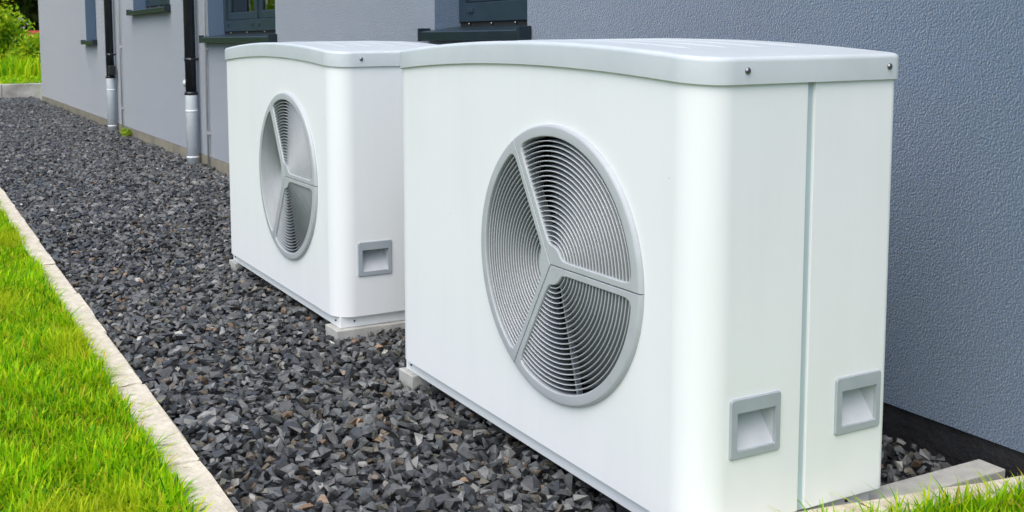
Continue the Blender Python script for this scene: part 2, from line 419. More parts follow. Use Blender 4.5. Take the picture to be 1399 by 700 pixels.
# ------------------------------------------------------------------ downpipes and lightning conductors
def downpipe(x, ztrans, zbr, label, extra):
    y = WY - 0.095
    o = empty('downpipe', (x, y, GZ)); O = (x, y, GZ); r = 0.060
    b = MB(O); b.tube([(x, y, ztrans - 0.04), (x, y, HTOP - 0.1)], r, 20); b.build('upper_pipe', M['black_pipe'], o)
    b = MB(O); b.tube([(x, y, GZ - 0.05), (x, y, ztrans - 0.02), (x, y, ztrans)], [r * 1.12, r * 1.12, r * 1.2], 20); lp = b.build('lower_pipe', M['zinc'], o)
    for zz in (GZ + 0.1, ztrans - 0.18):
        b = MB(O); b.tube([(x, y, zz - 0.012), (x, y, zz), (x, y, zz + 0.012)], [r * 1.13, r * 1.16, r * 1.13], 20); b.build('ring', M['zinc'], lp)
    b = MB(O); b.tube([(x, y, ztrans - 0.004), (x, y, ztrans + 0.03)], r * 1.22, 20); b.build('collar', M['black_pipe'], o)
    for zz in (zbr, zbr + 1.9):
        b = MB(O); b.tube([(x, y, zz - 0.016), (x, y, zz + 0.016)], r * 1.1, 20); b.box(x - 0.012, x + 0.012, y + r * 0.9, WY + 0.01, zz - 0.012, zz + 0.012)
        br = b.build('bracket', M['black_pipe'], o)
        b = MB(O); b.tube([(x + r * 0.9, y - 0.02, zz), (x + r * 1.5, y - 0.02, zz)], 0.010, 8); b.build('bolt', M['steel'], br)
    if extra == 'box':
        b = MB(O); b.box(x + r * 0.6, x + r * 2.2, y - 0.05, y + 0.06, ztrans + 0.04, ztrans + 0.19); b.build('clip_box', M['black_pipe'], o, bevel=0.02)
    else:
        b = MB(O); b.tube([(x - r * 0.8, y - 0.01, ztrans + 0.13), (x - r * 1.7, y - 0.03, ztrans + 0.12)], [0.025, 0.045], 12); b.build('knob', M['zinc'], o)
    tag(o, label, 'downpipe', 'downpipes on the house wall')
downpipe(-9.42, 0.665, 1.05, 'black downpipe with zinc foot and side knob, beside the wide two-sash window', 'knob')
downpipe(-14.22, 0.70, 1.05, 'black downpipe with zinc foot and small black clip box, beside the narrow window', 'box')
def conductor(x, label):
    y = WY - 0.03
    o = empty('lightning_conductor', (x, y, GZ)); O = (x, y, GZ)
    b = MB(O); b.tube([(x, y, GZ - 0.05), (x, y, HTOP - 0.05)], 0.011, 8); b.build('rod', M['wire'], o)
    for zz in (0.25, 1.15, 2.1, 3.0):
        b = MB(O); b.box(x - 0.018, x + 0.018, y - 0.016, WY + 0.004, zz, zz + 0.03); b.build('clip', M['wire'], o, bevel=0.004)
    tag(o, label, 'conductor', 'lightning conductors on the house wall')
conductor(-9.02, 'thin grey lightning conductor next to the downpipe with the side knob')
conductor(-13.75, 'thin grey lightning conductor next to the downpipe with the clip box')

# ------------------------------------------------------------------ heat pump
W, D, SEAM = 1.755, 0.683, 0.366
XF, ZF, RF = -0.6325, 0.5857, 0.4234
RC = 0.10                                 # front corner radius
CT = 1.194                                # casing top, under the lid
UO = (-W / 2, D / 2, -0.055)              # unit origin: centre of its base
pump = empty('heat_pump', UO)
tag(pump, 'white heat pump beside the slanting end kerb, both handles of its end panel showing', 'heat pump', 'heat pumps along the house wall')
def U(): return MB(UO)

HANDLES = [0.1066, 0.4778]; HW, HZ0, HZ1 = 0.172, 0.185, 0.345
HOLE = [(y + 0.021, y + HW - 0.017, HZ0 + 0.020, HZ1 - 0.037) for y in HANDLES]
def side_face(mb, x, ya, yb, hole):
    ys = [ya, hole[0], hole[1], yb]; zz = [0.0, hole[2], hole[3], CT]
    for i in range(3):
        for j in range(3):
            if i == 1 and j == 1: continue
            mb.quad((x, ys[i], zz[j]), (x, ys[i + 1], zz[j]), (x, ys[i + 1], zz[j + 1]), (x, ys[i], zz[j + 1]))

b = U()
xl, xr = -W + RC, -RC
rh = RF - 0.022
corner_ang = [math.atan2(z - ZF, x - XF) % (2 * math.pi) for x in (xl, xr) for z in (0.0, CT)]
angs = sorted(set(list(np.linspace(0, 2 * math.pi, 128, endpoint=False)) + corner_ang))
inner = [(XF + rh * math.cos(a), 0.0, ZF + rh * math.sin(a)) for a in angs]
outer = []
for a in angs:
    c, s_ = math.cos(a), math.sin(a); t = 1e9
    if c > 1e-9: t = min(t, (xr - XF) / c)
    if c < -1e-9: t = min(t, (xl - XF) / c)
    if s_ > 1e-9: t = min(t, (CT - ZF) / s_)
    if s_ < -1e-9: t = min(t, (0 - ZF) / s_)
    outer.append((XF + t * c, 0.0, ZF + t * s_))
b.loft([outer, inner], True, False)
b.loft([inner, [(x, 0.02, z) for x, y, z in inner]], True, True)
NA = 24
arcR = [(-RC + RC * math.sin(t), RC - RC * math.cos(t)) for t in np.linspace(0, math.pi / 2, NA + 1)]
arcL = [(-W - x, y) for x, y in arcR]
for arc in (arcR, arcL):
    b.loft([[(x, y, 0) for x, y in arc], [(x, y, CT) for x, y in arc]], False, True)
side_face(b, 0.0, RC, SEAM - 0.016, HOLE[0])
b.quad((-W, RC, 0), (-W, SEAM - 0.016, 0), (-W, SEAM - 0.016, CT), (-W, RC, CT))
for x, sx in ((0.0, -1), (-W, 1)):        # folded return at the seam
    b.quad((x, SEAM - 0.016, 0), (x + sx * 0.012, SEAM - 0.014, 0), (x + sx * 0.012, SEAM - 0.014, CT), (x, SEAM - 0.016, CT))
lip_o = [(0, SEAM - 0.016)] + arcR[::-1] + arcL + [(-W, SEAM - 0.016)]
lip_i = [(max(-W + 0.03, min(-0.03, x)), max(0.03, y)) for x, y in lip_o]
b.loft([[(x, y, 0) for x, y in lip_o], [(x, y, 0.004) for x, y in lip_i]], False, False)
b.build('front_panel', M['casing'], pump, fix=False)

b = U()
RB = 0.025
arcB = [(-RB + RB * math.cos(t), D - RB + RB * math.sin(t)) for t in np.linspace(0, math.pi / 2, 9)]
arcB2 = [(-W - x, y) for x, y in arcB]
ya = SEAM + 0.011
side_face(b, 0.0, ya, D - RB, HOLE[1])
for arc in (arcB, arcB2): b.loft([[(x, y, 0) for x, y in arc], [(x, y, CT) for x, y in arc]], False, True)
b.quad((-RB, D, 0), (-W + RB, D, 0), (-W + RB, D, CT), (-RB, D, CT))
b.quad((-W, ya, 0), (-W, D - RB, 0), (-W, D - RB, CT), (-W, ya, CT))
for x, sx in ((0.0, -1), (-W, 1)):
    b.quad((x, ya, 0), (x + sx * 0.003, ya - 0.001, 0), (x + sx * 0.003, ya - 0.001, CT), (x, ya, CT))
    b.quad((x + sx * 0.003, ya - 0.001, 0), (x + sx * 0.03, ya - 0.001, 0), (x + sx * 0.03, ya - 0.001, CT), (x + sx * 0.003, ya - 0.001, CT))
lo = [(0, ya)] + arcB + arcB2[::-1] + [(-W, ya)]
li = [(max(-W + 0.03, min(-0.03, x)), min(D - 0.03, y)) for x, y in lo]
b.loft([[(x, y, 0) for x, y in lo], [(x, y, 0.004) for x, y in li]], False, False)
b.build('rear_panel', M['casing'], pump, fix=False)

b = U(); b.box(-W + 0.008, -0.008, SEAM - 0.05, SEAM + 0.05, -0.004, CT - 0.002); b.build('seam_strip', M['seam'], pump)

# lid -----------------------------------------------------------------
def shape(x):
    u = max(-1, min(1, (x + W / 2) / (W / 2)))
    return 1 - u * u
def zb(x): return 1.147 + 0.038 * shape(x)
def zt(x): return 1.2155 + 0.0415 * shape(x)
def outline(e, rc, rb):
    """plan outline of the lid, e = overhang"""
    x0, x1, y0, y1 = -W - e, e, -e, D + e
    pts = []
    def arc(cx, cy, r, a0, a1, n):
        for t in np.linspace(a0, a1, n): pts.append((cx + r * math.cos(t), cy + r * math.sin(t)))
    arc(x1 - rc, y0 + rc, rc, -math.pi / 2, 0, 16)
    for y in np.linspace(y0 + rc, y1 - rb, 8)[1:-1]: pts.append((x1, y))
    arc(x1 - rb, y1 - rb, rb, 0, math.pi / 2, 8)
    for x in np.linspace(x1 - rb, x0 + rb, 36)[1:-1]: pts.append((x, y1))
    arc(x0 + rb, y1 - rb, rb, math.pi / 2, math.pi, 8)
    for y in np.linspace(y1 - rb, y0 + rc, 8)[1:-1]: pts.append((x0, y))
    arc(x0 + rc, y0 + rc, rc, math.pi, 1.5 * math.pi, 16)
    for x in np.linspace(x0 + rc, x1 - rc, 40)[1:-1]: pts.append((x, y0))
    return pts
E_ = 0.009
o0 = outline(E_, RC + E_, RB + E_); oi = outline(0.0045, RC + 0.0045, RB + 0.0045)
loops = [[(x, y, zb(x) + 0.03) for x, y in oi], [(x, y, zb(x)) for x, y in oi], [(x, y, zb(x)) for x, y in o0]]
RBV = 0.013
for t in np.linspace(0, math.pi / 2, 6):
    e = E_ - RBV * (1 - math.cos(t)); ol = outline(e, RC + e, RB + e)
    loops.append([(x, y, zt(x) - RBV * (1 - math.sin(t))) for x, y in ol])
last = outline(E_ - RBV, RC + E_ - RBV, RB + E_ - RBV)
for sc in np.linspace(0.98, 0.02, 30):
    lp = [(-W / 2 + (x + W / 2) * sc, D / 2 + (y - D / 2) * sc) for x, y in last]
    loops.append([(x, y, zt(x)) for x, y in lp])
b = U(); b.loft(loops, True, True, False, True)
lid = b.build('lid', M['lid'], pump, fix=True, sharp=35)
for yy in (0.17, 0.30, 0.43, 0.56):       # pressed stiffening ribs along the top
    b = U(); xx = np.linspace(-W + 0.2, -0.2, 60)
    rh_ = lambda x: -0.002 + 0.0045 * min(1, (x + W - 0.2) / 0.06, (-0.2 - x) / 0.06)
    b.loft([[(x, yy - 0.016, zt(x) - 0.002) for x in xx], [(x, yy - 0.008, zt(x) + rh_(x)) for x in xx], [(x, yy + 0.008, zt(x) + rh_(x)) for x in xx], [(x, yy + 0.016, zt(x) - 0.002) for x in xx]], False, True)
    b.build('stiffening_rib', M['lid'], lid, fix=False)
def screw(x, y, z, d, parent, r=0.0085, mat='steel'):
    d = Vector(d); p = Vector((x, y, z))
    b = U(); b.tube([p - d * 0.004, p + d * 0.003, p + d * 0.006], [r, r, r * 0.55], 12)
    return b.build('screw', M[mat], parent)
screw(E_, 0.135, 1.181, (1, 0, 0), lid); screw(E_, 0.635, 1.181, (1, 0, 0), lid)

# fan grille ------------------------------------------------------------
def sector_loop(ds, r_out, r_in, a0, smooth=0):
    """closed loop of a 120 degree sector inset ds from its straight edges (fan-plane coordinates)"""
    a1 = a0 + 2 * math.pi / 3
    n_e, n_a, n_i = 14, 40, 10
    def edge(r, first):
        off = math.asin(min(0.999, ds / r))
        return a0 + off if first else a1 - off
    amax = math.pi / 3 - 1e-3
    r_i = max(r_in, ds / math.sin(amax))
    pts = []
    for r in np.linspace(r_i, r_out, n_e + 1)[:-1]: t = edge(r, True); pts.append((r * math.cos(t), r * math.sin(t)))
    for t in np.linspace(edge(r_out, True), edge(r_out, False), n_a + 1)[:-1]: pts.append((r_out * math.cos(t), r_out * math.sin(t)))
    for r in np.linspace(r_out, r_i, n_e + 1)[:-1]: t = edge(r, False); pts.append((r * math.cos(t), r * math.sin(t)))
    for t in np.linspace(edge(r_i, False), edge(r_i, True), n_i + 1)[:-1]: pts.append((r_i * math.cos(t), r_i * math.sin(t)))
    P = np.array(pts)
    for _ in range(smooth): P = 0.5 * P + 0.25 * (np.roll(P, 1, 0) + np.roll(P, -1, 0))
    return P
def at_y(P, y): return [(XF + q[0], y, ZF + q[1]) for q in P]
FP = -0.016                               # face of the grille, proud of the panel
OW, ORr, OI = 0.021, RF - 0.036, 0.062
for k in range(3):
    a0 = math.radians(120 * k)
    L = [at_y(sector_loop(0.0013, RF, 0.003, a0), 0.014), at_y(sector_loop(0.0013, RF, 0.003, a0), FP + 0.010),
         at_y(sector_loop(0.0015, RF - 0.0025, 0.003, a0), FP + 0.004), at_y(sector_loop(0.002, RF - 0.007, 0.004, a0), FP + 0.001), at_y(sector_loop(0.003, RF - 0.012, 0.005, a0), FP),
         at_y(sector_loop(OW - 0.003, ORr + 0.003, OI - 0.003, a0, 2), FP), at_y(sector_loop(OW - 0.001, ORr + 0.001, OI - 0.001, a0, 2), FP + 0.001), at_y(sector_loop(OW, ORr, OI, a0, 2), FP + 0.004),
         at_y(sector_loop(OW, ORr, OI, a0, 2), FP + 0.04)]
    b = U(); b.loft(L, True, True)
    sec = b.build('grille_sector', M['grille'], pump, fix=True, sharp=14)
    NB = 21
    for i in range(NB):
        r = OI + 0.010 + (ORr - 0.014 - OI - 0.010) * i / (NB - 1)
        off = math.asin((OW - 0.002) / r)
        ts = np.linspace(a0 + off, a0 + 2 * math.pi / 3 - off, 10 + i)
        prof = [(r - 0.0019, FP + 0.0080), (r - 0.0014, FP + 0.0062), (r, FP + 0.0055), (r + 0.0014, FP + 0.0062), (r + 0.0019, FP + 0.0080), (r + 0.0006, FP + 0.0105), (r + 0.0040, FP + 0.046), (r + 0.0025, FP + 0.046), (r - 0.0008, FP + 0.0105)]
        b = U()
        b.loft([[(XF + pr * math.cos(t), py, ZF + pr * math.sin(t)) for pr, py in prof] for t in ts], True, True, True, True)
        b.build('louvre', M['grille'], sec, fix=True, sharp=50)
    am = a0 + math.radians(46 if k == 2 else 60)     # stay behind the louvres
    b = U(); dx, dz = math.cos(am), math.sin(am); nx, nz = -dz * 0.004, dx * 0.004
    P = [(OI - 0.01, 1), (ORr + 0.01, 1), (ORr + 0.01, -1), (OI - 0.01, -1)]
    b.loft([[(XF + r * dx + s_ * nx, y, ZF + r * dz + s_ * nz) for r, s_ in P] for y in (FP + 0.026, FP + 0.044)], True, False, True, True)
    b.build('rib', M['grille'], sec)
# duct and fan behind the grille
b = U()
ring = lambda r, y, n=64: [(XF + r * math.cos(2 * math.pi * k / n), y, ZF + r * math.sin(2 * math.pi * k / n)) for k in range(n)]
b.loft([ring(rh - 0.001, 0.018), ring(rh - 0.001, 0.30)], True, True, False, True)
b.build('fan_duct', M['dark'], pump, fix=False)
b = U(); b.loft([ring(0.085, 0.12, 32), ring(0.085, 0.075, 32), ring(0.06, 0.06, 32), ring(0.02, 0.055, 32)], True, True, True, True)
fan = b.build('fan', M['fan'], pump, sharp=40)
for k in range(5):
    b = U(); a0 = 2 * math.pi * k / 5 + 0.5
    L = []
    for r in np.linspace(0.08, rh - 0.02, 8):
        w_ = 0.30 + 0.5 * (r / rh) * 0.6; sw = 0.45 * r / rh
        L.append([(XF + r * math.cos(a0 + sw + w_ * (q - 0.5)), 0.075 + 0.085 * q + 0.012 * math.sin(q * math.pi), ZF + r * math.sin(a0 + sw + w_ * (q - 0.5))) for q in np.linspace(0, 1, 7)])
    b.loft(L, False, True); b.build('blade', M['fan'], fan, fix=False)

# recessed handles -----------------------------------------------------
for (y0, hole) in zip(HANDLES, HOLE):
    def rr(ya, yb, za, zc, r, n=5):
        pts = []
        for cy, cz, a in ((yb - r, zc - r, 0), (ya + r, zc - r, 90), (ya + r, za + r, 180), (yb - r, za + r, 270)):
            for t in np.linspace(a, a + 90, n): pts.append((cy + r * math.cos(math.radians(t)), cz + r * math.sin(math.radians(t))))
        return pts
    f0 = rr(y0, y0 + HW, HZ0, HZ1, 0.010); f1 = rr(y0 + 0.003, y0 + HW - 0.003, HZ0 + 0.003, HZ1 - 0.003, 0.008)
    h1 = rr(hole[0] + 0.001, hole[1] - 0.001, hole[2] + 0.001, hole[3] - 0.001, 0.003)
    b = U(); b.loft([[(-0.001, y, z) for y, z in f0], [(0.004, y, z) for y, z in f0], [(0.0065, y, z) for y, z in f1], [(0.0065, y, z) for y, z in h1], [(-0.004, y, z) for y, z in h1]], True, False)
    hd = b.build('handle', M['handle'], pump)
    ya_, yb_, za, zc = hole
    dp = -0.068
    b = U()                                   # scoop: floor sloping in from the lower edge, two cheeks and a flat roof
    b.quad((-0.001, ya_, za), (-0.001, yb_, za), (dp, yb_ - 0.004, zc), (dp, ya_ + 0.004, zc))
    b.add([(-0.001, yb_, za), (-0.001, yb_, zc), (dp, yb_ - 0.004, zc)], [(0, 1, 2)])
    b.add([(-0.001, ya_, za), (dp, ya_ + 0.004, zc), (-0.001, ya_, zc)], [(0, 1, 2)])
    b.quad((-0.001, ya_, zc), (dp, ya_ + 0.004, zc), (dp, yb_ - 0.004, zc), (-0.001, yb_, zc))
    b.build('scoop', M['scoop'], hd, fix=False)

# base rail ------------------------------------------------------------
b = U(); i0 = 0.027
b.box(-W + i0, -i0, i0, D - i0, -0.055, 0.0035)
rail = b.build('base_rail', M['casing'], pump, bevel=0.004)
for x, y, d in ((-W + i0 + 0.05, i0, (0, -1, 0)), (-i0 - 0.05, i0, (0, -1, 0)), (-i0, i0 + 0.07, (1, 0, 0)), (-i0, D - 0.12, (1, 0, 0))):
    screw(x, y, -0.026, d, rail, 0.0042, 'slot')

far = copy_tree(pump)
far.location = Vector((UO[0] - 2.378, UO[1] - 0.008, UO[2] - 0.006)) * S
far['label'] = 'white heat pump below the small window, next to the downpipes, one end handle showing'

# ------------------------------------------------------------------ concrete strips under the heat pumps
def rough_block(name, mat, x0, x1, y0, y1, z0, z1, bev=0.006, skew=0.0, jit=0.0025):
    """cast block with chamfered, slightly worn edges; skew shifts x with y"""
    c = ((x0 + x1) / 2, (y0 + y1) / 2, z0)
    bm = bmesh.new()
    nx, ny, nz = 2, max(2, int((y1 - y0) / 0.12)), 1
    if (x1 - x0) > (y1 - y0): nx, ny = max(2, int((x1 - x0) / 0.12)), 2
    bmesh.ops.create_cube(bm, size=1)
    for ax, n in ((0, nx), (1, ny)):
        for k in range(1, n):
            co = [0, 0, 0]; no = [0, 0, 0]; co[ax] = -0.5 + k / n; no[ax] = 1
            bmesh.ops.bisect_plane(bm, geom=bm.verts[:] + bm.edges[:] + bm.faces[:], plane_co=co, plane_no=no)
    sharp = [e for e in bm.edges if len(e.link_faces) == 2 and e.calc_face_angle(0) > 1]
    for v in bm.verts:
        v.co = Vector((v.co.x * (x1 - x0), v.co.y * (y1 - y0), (v.co.z + 0.5) * (z1 - z0))) * S
    bmesh.ops.bevel(bm, geom=sharp, offset=bev * S, segments=2, affect='EDGES', profile=0.5)
    for v in bm.verts:
        v.co += Vector((random.gauss(0, jit), random.gauss(0, jit), random.gauss(0, jit * 0.7))) * S * 0.5
        v.co.x += skew * v.co.y
    me = bpy.data.meshes.new(name); bm.to_mesh(me); bm.free()
    return link(name, me, mat, None, c)
SP = -0.0555
st = [(-0.097, -0.008, -0.03, 1.222, 'flat concrete footing strip running from under a heat pump to the black plinth'),
      (-1.750, -1.63, 0.004, 0.80, 'concrete footing strip under the far end of the heat pump beside the end kerb'),
      (-2.378 - 0.14, -2.378 + 0.005, -0.012, 0.80, 'concrete footing strip under the handle end of the heat pump next to the downpipes'),
      (-4.135, -4.01, 0.0, 0.80, 'concrete footing strip under the downpipe end of the heat pump next to the downpipes')]
for i, (x0, x1, y0, y1, lab) in enumerate(st):
    zt_ = SP + (0.0 if i < 2 else -0.006)
    tag(rough_block('footing_strip', M['concrete_grey'], x0, x1, y0, y1, GZ - 0.05, zt_, 0.004, jit=0.001), lab, 'footing', 'concrete footings under the heat pumps')

# ------------------------------------------------------------------ kerbs
KY0, KY1 = -1.065, -0.945
xj = -1.26 + 0.83
i = 0
while xj > -24.6:
    a, c = xj - 0.83 + 0.006, xj - 0.004
    o = rough_block('kerb_stone', M['concrete'], a, c, KY0, KY1, GZ - 0.1, -0.072 + random.uniform(-0.004, 0.004), 0.009, jit=0.005)
    o.location.y += random.uniform(-0.004, 0.004); o.rotation_euler.z = random.uniform(-0.004, 0.004)
    tag(o, 'pale concrete kerb stone in the long straight row between lawn and gravel', 'kerb stone', 'kerb stones between lawn and gravel')
    xj -= 0.83; i += 1
# slanting kerb at the end of the gravel
KT = -0.006
def end_kerb(y0, y1, xc0, sk, lab):
    c = (xc0 + sk * ((y0 + y1) / 2 - 0.63))
    o = rough_block('kerb_stone', M['concrete'], c - 0.0425, c + 0.0425, y0, y1, GZ - 0.1, KT, 0.006, skew=sk)
    tag(o, lab, 'kerb stone', 'kerb stones at the end of the gravel')
end_kerb(0.556, 1.236, 0.078, 0.166, 'pale concrete kerb stone slanting from the footing strip to the house wall')
end_kerb(0.30, 0.550, 0.078, 0.166, 'short pale kerb stone against the end panel of a heat pump')
for k in range(2):
    o = rough_block('kerb_stone', M['concrete'], 0.012, 0.132, -0.9 + 0.6 * k, -0.306 + 0.6 * k, GZ - 0.1, KT, 0.006)
    tag(o, 'pale concrete kerb stone between the heat pump corner and the lawn corner', 'kerb stone', 'kerb stones at the lawn corner')
o = rough_block('kerb_stone', M['concrete'], -0.424, 0.132, KY0, KY1, GZ - 0.1, -0.040, 0.006)
tag(o, 'pale concrete corner kerb stone where the two rows meet', 'kerb stone', 'kerb stones at the lawn corner')

# ------------------------------------------------------------------ gravel
def set_tint(me, face_tint):
    at = me.attributes.new('tint', 'FLOAT_COLOR', 'FACE')
    a = np.ones((len(face_tint), 4), np.float32); a[:, :3] = face_tint
    at.data.foreach_set('color', a.ravel())
def tri_mesh(name, V, F, tint=None, smooth=False):
    me = bpy.data.meshes.new(name)
    me.vertices.add(len(V)); me.vertices.foreach_set('co', (V * S).astype(np.float32).ravel())
    me.loops.add(F.size); me.loops.foreach_set('vertex_index', F.astype(np.int32).ravel())
    me.polygons.add(len(F))
    k = F.shape[1]
    me.polygons.foreach_set('loop_start', np.arange(0, F.size, k, dtype=np.int32))
    me.polygons.foreach_set('loop_total', np.full(len(F), k, np.int32))
    me.update(calc_edges=True)
    me.polygons.foreach_set('use_smooth', np.full(len(F), smooth))
    if tint is not None: set_tint(me, tint)
    return me

protos = []
for k in range(28):
    bm = bmesh.new()
    n = random.randint(8, 11)
    for _ in range(n):
        v = Vector((random.gauss(0, 1), random.gauss(0, 1), random.gauss(0, 1))).normalized()
        v = Vector([math.copysign(abs(c) ** 0.7, c) for c in v]) * random.uniform(0.75, 1.05)
        bm.verts.new((v.x * 1.12, v.y * 0.8, v.z * 0.62))
    r = bmesh.ops.convex_hull(bm, input=bm.verts[:])
    bmesh.ops.delete(bm, geom=list({e for e in r['geom_interior'] + r['geom_unused'] if isinstance(e, bmesh.types.BMVert)}), context='VERTS')
    bmesh.ops.triangulate(bm, faces=bm.faces[:]); bm.verts.index_update()
    protos.append((np.array([v.co[:] for v in bm.verts]), np.array([[v.index for v in f.verts] for f in bm.faces])))
    bm.free()

def scatter(x0, x1, y0, y1, pitch):
    nx, ny = int((x1 - x0) / pitch), int((y1 - y0) / pitch)
    X, Y = np.meshgrid(np.arange(nx), np.arange(ny))
    X = x0 + (X + 0.5 + 0.5 * (Y % 2) + rng.uniform(-0.42, 0.42, X.shape)) * pitch
    Y = y0 + (Y + 0.5 + rng.uniform(-0.42, 0.42, Y.shape)) * pitch
    return X.ravel(), Y.ravel()
pts = []
def layer(x0, x1, pitch, size, zc, zj):
    X, Y = scatter(x0, x1, KY1 + 0.012, WY - 0.012, pitch)
    keep = np.ones(len(X), bool)
    for fx in (0.0, -2.378):              # nothing under the middle of the units
        keep &= ~((X > fx - W + 0.22) & (X < fx - 0.2) & (Y > 0.26) & (Y < 0.55))
    for (a, c, d, e, _) in st: keep &= ~((X > a - 0.012) & (X < c + 0.012) & (Y > d - 0.012) & (Y < e + 0.012))
    edge = np.where(Y > 0.3, 0.04 + 0.166 * (Y - 0.63), 0.012) - 0.014
    keep &= X < edge
    for px in (-9.42, -14.22): keep &= (X - px) ** 2 + (Y - (WY - 0.095)) ** 2 > 0.075 ** 2
    X, Y = X[keep], Y[keep]
    sz = size * np.clip(rng.lognormal(-0.06, 0.32, len(X)), 0.45, 1.6)
    Z = zc + rng.uniform(-zj, zj, len(X)) + 0.010 * np.sin(X * 5.1 + Y * 3) * np.sin(Y * 6.3)
    # stones stay below the kerb edge and against the plinth
    pts.append(np.stack([X, Y, Z, sz], 1))
layer(-6.0, 0.2, 0.0340, 0.0238, GZ + 0.024, 0.013)
layer(-6.0, 0.2, 0.042, 0.0240, GZ - 0.008, 0.006)
layer(-25.0, -6.0, 0.037, 0.0290, GZ + 0.012, 0.012)
P = np.concatenate(pts)
n = len(P)
yaw = rng.uniform(0, 2 * np.pi, n); ax = rng.uniform(0, 2 * np.pi, n); tl = np.abs(rng.normal(0, 0.42, n))
palette = np.array([(0.070, 0.073, 0.071), (0.040, 0.042, 0.044), (0.105, 0.107, 0.102), (0.165, 0.165, 0.152), (0.026, 0.028, 0.030), (0.10, 0.074, 0.048), (0.10, 0.092, 0.068), (0.30, 0.29, 0.255), (0.19, 0.12, 0.068)])
pr = np.array([0.28, 0.24, 0.19, 0.07, 0.12, 0.05, 0.065, 0.015, 0.018]); pr /= pr.sum()
ci = rng.choice(len(palette), n, p=pr)
P[ci >= 5, 3] = np.minimum(P[ci >= 5, 3], 0.023)          # the brown and pale chips are small ones
tint_s = palette[ci] * rng.uniform(0.6, 1.35, (n, 1))
which = rng.integers(0, len(protos), n)
Vs, Fs, Ts = [], [], []; base = 0
for k, (pv, pf) in enumerate(protos):
    idx = np.nonzero(which == k)[0]
    m_ = len(idx)
    cyw, syw = np.cos(yaw[idx]), np.sin(yaw[idx])
    Rz = np.zeros((m_, 3, 3)); Rz[:, 0, 0] = cyw; Rz[:, 0, 1] = -syw; Rz[:, 1, 0] = syw; Rz[:, 1, 1] = cyw; Rz[:, 2, 2] = 1
    kx, ky = np.cos(ax[idx]), np.sin(ax[idx]); c, s_ = np.cos(tl[idx]), np.sin(tl[idx])
    Rt = np.zeros((m_, 3, 3))
    Rt[:, 0, 0] = c + kx * kx * (1 - c); Rt[:, 0, 1] = kx * ky * (1 - c); Rt[:, 0, 2] = ky * s_
    Rt[:, 1, 0] = kx * ky * (1 - c); Rt[:, 1, 1] = c + ky * ky * (1 - c); Rt[:, 1, 2] = -kx * s_
    Rt[:, 2, 0] = -ky * s_; Rt[:, 2, 1] = kx * s_; Rt[:, 2, 2] = c
    Rm = Rt @ Rz
    V = np.einsum('nij,vj->nvi', Rm, pv) * P[idx, 3][:, None, None] + P[idx, None, :3]
    Vs.append(V.reshape(-1, 3)); nv = len(pv)
    Fs.append((pf[None] + (base + np.arange(m_) * nv)[:, None, None]).reshape(-1, 3)); base += m_ * nv
    Ts.append(np.repeat(tint_s[idx], len(pf), 0))
V = np.concatenate(Vs)
V[:, 1] = np.clip(V[:, 1], KY1 + 0.002, WY + 0.008)
me = tri_mesh('gravel', V, np.concatenate(Fs), np.concatenate(Ts))
tag(link('gravel', me, M['stone']), 'dark grey basalt chippings filling the bed along the house', 'gravel', kind='stuff')
print('stones', n, 'tris', sum(len(f) for f in Fs))

# ------------------------------------------------------------------ grass
def blades(X, Y, Z0, H, Wd, tint, lean=0.55, ang=None):
    n = len(X)
    a = rng.uniform(0, 2 * np.pi, n) if ang is None else ang; fx, fy = np.cos(a), np.sin(a)
    ln = np.abs(rng.normal(0, lean, n)) + 0.08
    V = np.zeros((n, 7, 3))
    for j, (t, w_) in enumerate(((0, 1.0), (0.42, 0.95), (0.78, 0.62))):
        bend = ln * H * (t ** 1.8)
        cx, cy, cz = X + fx * bend, Y + fy * bend, Z0 + H * t * (1 - 0.22 * ln * t)
        for q, sgn in enumerate((-1, 1)):
            V[:, 2 * j + q, 0] = cx - fy * Wd * w_ * 0.5 * sgn; V[:, 2 * j + q, 1] = cy + fx * Wd * w_ * 0.5 * sgn; V[:, 2 * j + q, 2] = cz
    V[:, 6, 0] = X + fx * ln * H; V[:, 6, 1] = Y + fy * ln * H; V[:, 6, 2] = Z0 + H * (1 - 0.22 * ln)
    tri = np.array([(0, 1, 3), (0, 3, 2), (2, 3, 5), (2, 5, 4), (4, 5, 6)])
    F = (tri[None] + (np.arange(n) * 7)[:, None, None]).reshape(-1, 3)
    return V.reshape(-1, 3), F, np.repeat(tint, 5, 0)
gpal = np.array([(0.30, 0.57, 0.004), (0.38, 0.64, 0.006), (0.52, 0.68, 0.010), (0.15, 0.42, 0.005), (0.62, 0.65, 0.02), (0.60, 0.44, 0.06), (0.06, 0.20, 0.006)])
gpr = np.array([0.27, 0.24, 0.17, 0.16, 0.08, 0.03, 0.05]); gpr /= gpr.sum()
def patch(n, x0, x1, y0, y1, h, w_, edge=None, z0=-0.118):
    X = rng.uniform(x0, x1, n); Y = rng.uniform(y0, y1, n)
    if edge is not None: k = edge(X, Y); X, Y = X[k], Y[k]
    n = len(X)
    clump = 0.5 + 0.5 * np.sin(X * 9 + 2 * np.sin(Y * 7)) * np.sin(Y * 11 + 1.5 * np.sin(X * 5))
    H = h * np.clip(rng.normal(0.85, 0.22, n), 0.3, 1.5) * (0.75 + 0.4 * clump)
    Wd = w_ * rng.uniform(0.7, 1.3, n)
    T = gpal[rng.choice(len(gpal), n, p=gpr)] * rng.uniform(0.8, 1.2, (n, 1)) * (0.80 + 0.32 * clump[:, None])
    yel = np.clip(np.sin(X * 3.3 + 1.1) * np.sin(Y * 5.1 + X) * 1.6 - 0.5, 0, 0.7)[:, None]
    T = T * (1 - yel) + yel * np.array([0.50, 0.56, 0.015])
    return blades(X, Y, np.full(n, z0), H, Wd, T)
